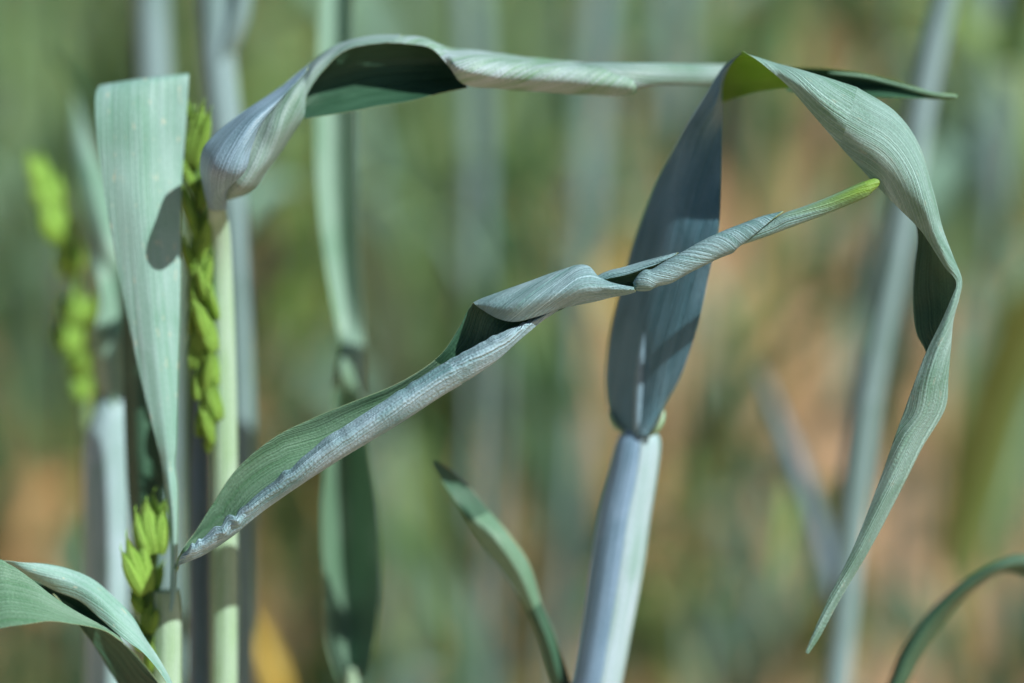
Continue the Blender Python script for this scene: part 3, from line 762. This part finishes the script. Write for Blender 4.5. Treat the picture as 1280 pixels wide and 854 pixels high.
sheet(mb, s, nu=20, per=8)
up_leaf = mb.build('leaf', [M_bgleaf3, M_bgleaf3, M_edge], Vp)

# ================================================================== blurred plants just behind, each placed where it stands
def mid_plant(label, pts, wid, leaves=(), mat=None, lm=None, group=None):
    base = P(*pts[0]); o = plant(label, base, group)
    mb = MB(); stem_px(mb, pts, wid, n=14); mb.build('stem', [mat or M_bgstem], o)
    for st in leaves:
        mb = MB(); sheet(mb, st, nu=12, per=6); mb.build('leaf', [lm or M_bgleaf, lm or M_bgleaf, M_edge], o)
    return o
def strip(pts, w, dz=4):
    """a plain leaf blade along photo points with widths in px"""
    out = []
    for i, (p, ww) in enumerate(zip(pts, w)):
        q = pts[min(i + 1, len(pts) - 1)]; r0 = pts[max(i - 1, 0)]
        tx, ty = q[0] - r0[0], q[1] - r0[1]; l = math.hypot(tx, ty) or 1; nx, ny = -ty / l, tx / l
        if nx > 0: nx, ny = -nx, -ny
        out.append([(p[0] + nx * ww / 2, p[1] + ny * ww / 2, p[2]), (p[0], p[1], p[2] + dz), (p[0] - nx * ww / 2, p[1] - ny * ww / 2, p[2])])
    return out

mid_plant('tall leaning pale blue stem blurred behind the hanging leaf at right', [(1042, 900, -95), (1052, 800, -95), (1066, 650, -95), (1085, 500, -95), (1108, 380, -95), (1132, 250, -95), (1156, 110, -95), (1180, 0, -95), (1196, -70, -95)],
          [32, 32, 34, 34, 34, 34, 34, 32, 30],
          [strip([(1046, 760, -150), (1026, 680, -152), (1000, 600, -154), (975, 530, -156), (950, 460, -160)], [26, 28, 26, 18, 3]),
           strip([(1052, 700, -105), (1060, 620, -105), (1066, 540, -105), (1072, 430, -105)], [22, 26, 20, 3])], lm=M_sheath_blue)
mid_plant('broad pale grey-blue stem blurred at upper left behind the curl', [(306, 900, -75), (306, 700, -75), (302, 500, -75), (296, 320, -75), (282, 180, -75), (272, 80, -75), (268, 0, -75), (266, -60, -75)], [26, 28, 30, 34, 44, 46, 46, 44],
          [strip([(270, 90, -76), (290, 40, -74), (300, 0, -74), (306, -60, -74)], [20, 30, 30, 20])], lm=M_bgstem)
mid_plant('grey stem blurred behind the hanging leaf at upper left', [(214, 900, -110), (206, 600, -110), (200, 300, -110), (192, 100, -110), (188, -60, -110)], [34, 36, 42, 44, 40],
          [strip([(200, 330, -112), (160, 220, -116), (110, 130, -120), (60, 60, -124)], [34, 30, 22, 4])])
rows = [  # px at bottom, px at top, depth, width, stem material, leaf material, leaf sideways
 (352, 338, 333, 22, 1, 0, 60), (505, 520, 435, 20, 1, 1, -70), (600, 586, 275, 30, 0, 0, 80), (652, 640, 362, 24, 1, 1, -60),
 (705, 748, 290, 34, 0, 0, -80), (690, 696, 478, 26, 1, 1, 60), (880, 838, 377, 30, 0, 0, 90), (925, 960, 435, 26, 1, 1, -90),
 (1010, 990, 478, 30, 1, 0, 70), (1180, 1206, 319, 42, 1, 1, 60), (1262, 1240, 290, 40, 0, 0, -70), (30, 8, 348, 28, 1, 0, 70), (98, 60, 464, 28, 1, 0, -80),
 (560, 538, 551, 24, 1, 0, 50), (780, 816, 551, 24, 1, 1, -60), (1130, 1100, 580, 26, 1, 1, 60), (480, 456, 580, 26, 1, 0, 60), (1240, 1262, 580, 26, 1, 1, -50),
]
desc = ['thin grey stem', 'green stem', 'wide grey-blue stem', 'slim grey stem', 'wide pale stem', 'faint pale stem', 'broad grey stem', 'leaning green stem', 'faint green stem',
        'broad soft green stem', 'grey-green stem', 'dull green stem', 'faint green stem', 'very faint stem', 'very faint green stem', 'very faint grey stem', 'dim grey stem', 'dim stem']
spot = ['right of the curl', 'below the arch of the top leaf', 'under the rolled top leaf', 'above the long rolled leaf', 'left of the broad blue blade', 'behind the rolled leaf', 'behind the broad blue blade',
        'under the folded leaf', 'between blue blade and leaning stem', 'below the hanging leaf tip at right', 'at the right edge', 'at the left edge', 'behind the drooping ear', 'behind the small twisted leaf',
        'behind the central sheath', 'above the thin arching leaf', 'behind the dark twisted blade', 'near the right edge, farther back']
for (xb, xt, dz, w, ms, ml, sd), d, sp_ in zip(rows, desc, spot):
    z = -dz; r = random.Random(xb)
    pts = [(xb + (xt - xb) * t + r.uniform(-6, 6), 1000 - 1080 * t, z) for t in (0, .2, .4, .6, .8, 1)]
    y0 = r.uniform(250, 620); x0 = xb + (xt - xb) * (1000 - y0) / 1080
    lv = [strip([(x0, y0, z), (x0 + sd * .3, y0 - 120, z - 6), (x0 + sd * .9, y0 - 230, z - 10), (x0 + sd * 1.6, y0 - 300, z - 14), (x0 + sd * 2.4, y0 - 250, z - 20)], [w, w * .95, w * .8, w * .55, 3]),
          strip([(x0, y0 + 260, z), (x0 - sd * .4, y0 + 180, z - 6), (x0 - sd * 1.0, y0 + 120, z - 10), (x0 - sd * 1.7, y0 + 160, z - 14), (x0 - sd * 2.0, y0 + 260, z - 20)], [w * .8, w * .8, w * .7, w * .5, 3])]
    mid_plant('blurred wheat plant, ' + d + ' ' + sp_, pts, [w * .3, w * .3, w * .35, w * .5, w * .95, w * .8], lv, mat=(M_bgstem, M_bgstem2)[ms], lm=(M_bgleaf, M_bgleaf2, M_bgleaf3)[(ml + xb) % 3])

for lab, base, lv in (
    ('blurred plant with a golden yellow blade low between dark blade and small twisted leaf', (575, 900, -420), [[(590, 900, -420), (560, 840, -430), (585, 790, -440), (650, 760, -450)], [30, 50, 44, 4]]),
    ('blurred plant with a yellow blade at the foot of the pale green stem', (345, 900, -180), [[(352, 900, -180), (340, 850, -178), (322, 800, -182), (306, 760, -186)], [20, 34, 24, 4]]),
    ('blurred plant with an ochre blade left of the broad blue blade', (752, 900, -420), [[(735, 500, -420), (742, 420, -420), (760, 350, -430), (800, 300, -440)], [14, 30, 32, 4]]),
    ('blurred plant with orange brown dead blades low at the left edge', (60, 900, -430), [[(60, 760, -430), (20, 690, -430), (50, 620, -440), (110, 600, -450)], [20, 50, 50, 5]]),
    ('blurred plant with a yellow blade beside the fold of the hanging leaf', (1235, 900, -420), [[(1215, 520, -420), (1222, 440, -420), (1250, 380, -430), (1300, 350, -440)], [12, 30, 34, 4]]),
    ('blurred plant with a tan dead blade behind the central sheath', (900, 900, -480), [[(850, 660, -480), (900, 600, -480), (930, 540, -490), (920, 480, -500)], [20, 46, 44, 6]]),
    ('blurred plant with a yellow-green blade low right of the central sheath', (870, 900, -400), [[(870, 860, -400), (850, 800, -400), (880, 740, -410), (930, 720, -420)], [20, 34, 30, 4]])):
    o = plant(lab, P(*base)); mb = MB(); stem_px(mb, [base, (base[0] * .5 + lv[0][0][0] * .5, base[1] * .5 + lv[0][0][1] * .5, base[2]), lv[0][0]], [10, 9, 8], n=10); mb.build('stem', [M_bgstem2], o)
    for i in range(1):
        mb = MB(); sheet(mb, strip([tuple(q) for q in lv[0]], lv[1]), nu=12, per=6)
        mt = M_straw if ('tan' in lab or 'orange' in lab) else M_bgleaf2 if 'yellow-green' in lab else M_bgyel
        mb.build('leaf', [mt, mt, mt], o)

# ================================================================== the field behind
def ribbon_world(mb, C, Wd, side, mats=(0, 0, 0), cup=.25, nu=5, th=.0003):
    C = np.array(C); side = np.array(side) / np.linalg.norm(side)
    Cc = cr(C, (len(C) - 1) * 4 + 1); w = cr(np.array(Wd)[:, None], len(Cc))[:, 0]
    T = np.gradient(Cc, axis=0); T /= np.linalg.norm(T, axis=1, keepdims=True)
    G = []
    for i in range(len(Cc)):
        s_ = side - T[i] * np.dot(side, T[i]); s_ /= np.linalg.norm(s_); n = np.cross(T[i], s_)
        G.append([Cc[i] + s_ * w[i] * q + n * w[i] * cup * abs(q) * 2 for q in np.linspace(-.5, .5, nu)])
    sheet_pts(mb, np.array(G), th=th, mats=mats)

def leaf_curve(r, h, L, az, droop, lean=.15):
    d = np.array([math.cos(az), math.sin(az), 0]); pts = []; p = np.array([0, 0, h], float); ang = R(90 - 12 - r.uniform(0, 12))
    for i in range(6):
        pts.append(p.copy()); p = p + (d * math.cos(ang) + np.array([0, 0, 1]) * math.sin(ang)) * L / 5; ang -= droop * (.5 + i * .35)
    return pts, np.array([-d[1], d[0], 0])

def make_field_plant(seed, height, earful, colr, reach=1.0):
    r = random.Random(seed)
    o = bpy.data.objects.new('wheat_plant', None); col.objects.link(o)
    o['category'] = 'wheat plant'
    sm = (M_bgstem, M_bgstem2)[colr]
    lx, ly = r.uniform(-.03, .03), r.uniform(-.03, .03)
    mb = MB(); tube(mb, [(0, 0, 0), (lx * .1, ly * .1, height * .3), (lx * .4, ly * .4, height * .6), (lx, ly, height)], [.0017, .0019, .0020, .0012], n=7, per=3, cap=False)
    mb.build('stem', [sm], o)
    hs = [.08, .22, .38, .54, .70, .84]
    for k, f in enumerate([.03, .05] + hs):
        h = height * f * r.uniform(.92, 1.08); az = r.uniform(0, 6.28)
        pts, sd = leaf_curve(r, h, r.uniform(.17, .30) * reach, az, r.uniform(.2, .75))
        c = np.array([lx, ly, 0]) * f ** 1.5
        mb = MB(); w = r.uniform(.012, .019)
        ribbon_world(mb, [p + c for p in pts], [w * .7, w, w * .9, w * .7, w * .45, .0006], sd)
        mt = (M_bgyel, M_straw)[r.random() < .4] if k < 2 else M_straw if k == 2 and r.random() < .5 else (M_bgleaf, M_bgleaf2, M_bgleaf3, M_bgleaf, M_bgleaf2)[(k + seed * 3) % 5]
        mb.build('leaf', [mt], o)
    if earful:
        mb = MB()
        for i in range(9):
            for sgn in (-1, 1):
                z = height + i * .007; s_ = .0034 * (1 - i * .06)
                V = []; 
                for q, t in ((0, .3), (1, .5), (2, 1.4)): pass
                ring = [(lx + sgn * .0028 + s_ * math.cos(a) * .8, ly + s_ * math.sin(a), z + .004) for a in np.linspace(0, 6.28, 6)[:-1]]
                V = ring + [(lx + sgn * .001, ly, z - .001), (lx + sgn * .0042, ly, z + .012)]
                F = [(a, (a + 1) % 5, 6) for a in range(5)] + [((a + 1) % 5, a, 5) for a in range(5)]
                mb.add(V, F, 0, [(0, 0)] * 7)
        mb.build('ear', [M_ear], o)
    return o

protos = [make_field_plant(100 + i, [.62, .56, .66, .50, .60, .54, .64, .58][i], i % 3 == 0, (0, 1, 0, 1, 0, 0, 1, 0)[i]) for i in range(8)]
compact = [make_field_plant(200 + i, [.68, .72, .64, .76][i], False, i % 2, .55) for i in range(4)]
kids = {p.name: list(p.children) for p in protos + compact}
def dup(p, loc, rz, s):
    o = p.copy(); col.objects.link(o); o.location = loc; o.rotation_euler = (0, 0, rz); o.scale = (s, s, s)
    for c in kids[p.name]:
        d = c.copy(); col.objects.link(d); d.parent = o
    return o
GROUP = 'out-of-focus wheat plants of the field behind'
r = random.Random(77); placed = []; tries = 0
NEAR, NFIELD = 62, 180
while len(placed) < NFIELD and tries < 60000:
    tries += 1
    if len(placed) < NEAR: y = r.uniform(.2, .75)
    else: y = .5 + 2.1 * r.random() ** .8
    x = r.uniform(-1, 1) * (.14 + (y + .5) * .22)
    if any((x - a) ** 2 + (y - b) ** 2 < .026 ** 2 for a, b in placed): continue
    if x > .12 and .6 < y < 2.6: continue
    if abs(x - .04) < .06 and .9 < y < 2.1: continue
    if .75 < y < 2.3 and r.random() < (.9 if x > .1 else .68): continue
    placed.append((x, y))
placed.sort(key=lambda q: q[1])
used = {True: 0, False: 0}
for i, (x, y) in enumerate(placed):
    near = y < .55
    pool = compact if near else protos
    k = used[near]; used[near] += 1
    p = pool[k % len(pool)]; sc = r.uniform(.98, 1.12)
    if k < len(pool): o = p; o.location = (x, y, 0); o.rotation_euler = (0, 0, r.uniform(0, 6.28))
    else: o = dup(p, (x, y, -.005), r.uniform(0, 6.28), sc)
    o['label'] = 'soft blurred wheat plant of the field standing behind the sharp leaves'; o['group'] = GROUP

# farther plants, past counting
def far_mass():
    mb = MB(); r = random.Random(9)
    for _ in range(560):
        y = r.uniform(2.7, 6.0); x = r.uniform(-1, 1) * (.2 + (y + .5) * .26); h = r.uniform(.5, .7)
        c = np.array([x, y, 0]); lx = r.uniform(-.03, .03)
        tube(mb, [c, c + (lx * .4, 0, h * .5), c + (lx, 0, h)], [.003, .003, .002], n=4, per=2, mat=0, cap=False)
        for f in (.08, .3, .5, .68):
            pts, sd = leaf_curve(r, h * f, .24, r.uniform(0, 6.28), r.uniform(.16, .4))
            ribbon_world(mb, [p + c for p in pts[::1]], [.01, .014, .013, .01, .006, .0006], sd, mats=(3 if f < .1 else r.choice((1, 2)),) * 3, nu=3)
    o = mb.build('distant_wheat', [M_bgstem, M_bgleaf, M_bgleaf2, M_bgyel]); o['kind'] = 'stuff'
far_mass()

def litter():
    mb = MB(); r = random.Random(15)
    for _ in range(1700):
        y = r.uniform(.2, 3.6); x = r.uniform(-1, 1) * (.25 + (y + .5) * .25); a = r.uniform(0, 6.28); L = r.uniform(.04, .14)
        c = np.array([x, y, r.uniform(.004, .05)]); d = np.array([math.cos(a), math.sin(a), r.uniform(-.1, .1)])
        ribbon_world(mb, [c, c + d * L * .5 + (0, 0, r.uniform(.003, .03)), c + d * L], [.004, .008, .003], (-d[1], d[0], r.uniform(-.5, .5)), mats=(r.choice((0, 1, 1)),) * 3, nu=3)
    o = mb.build('straw_litter', [M_straw, M_bgyel]); o['kind'] = 'stuff'
litter()
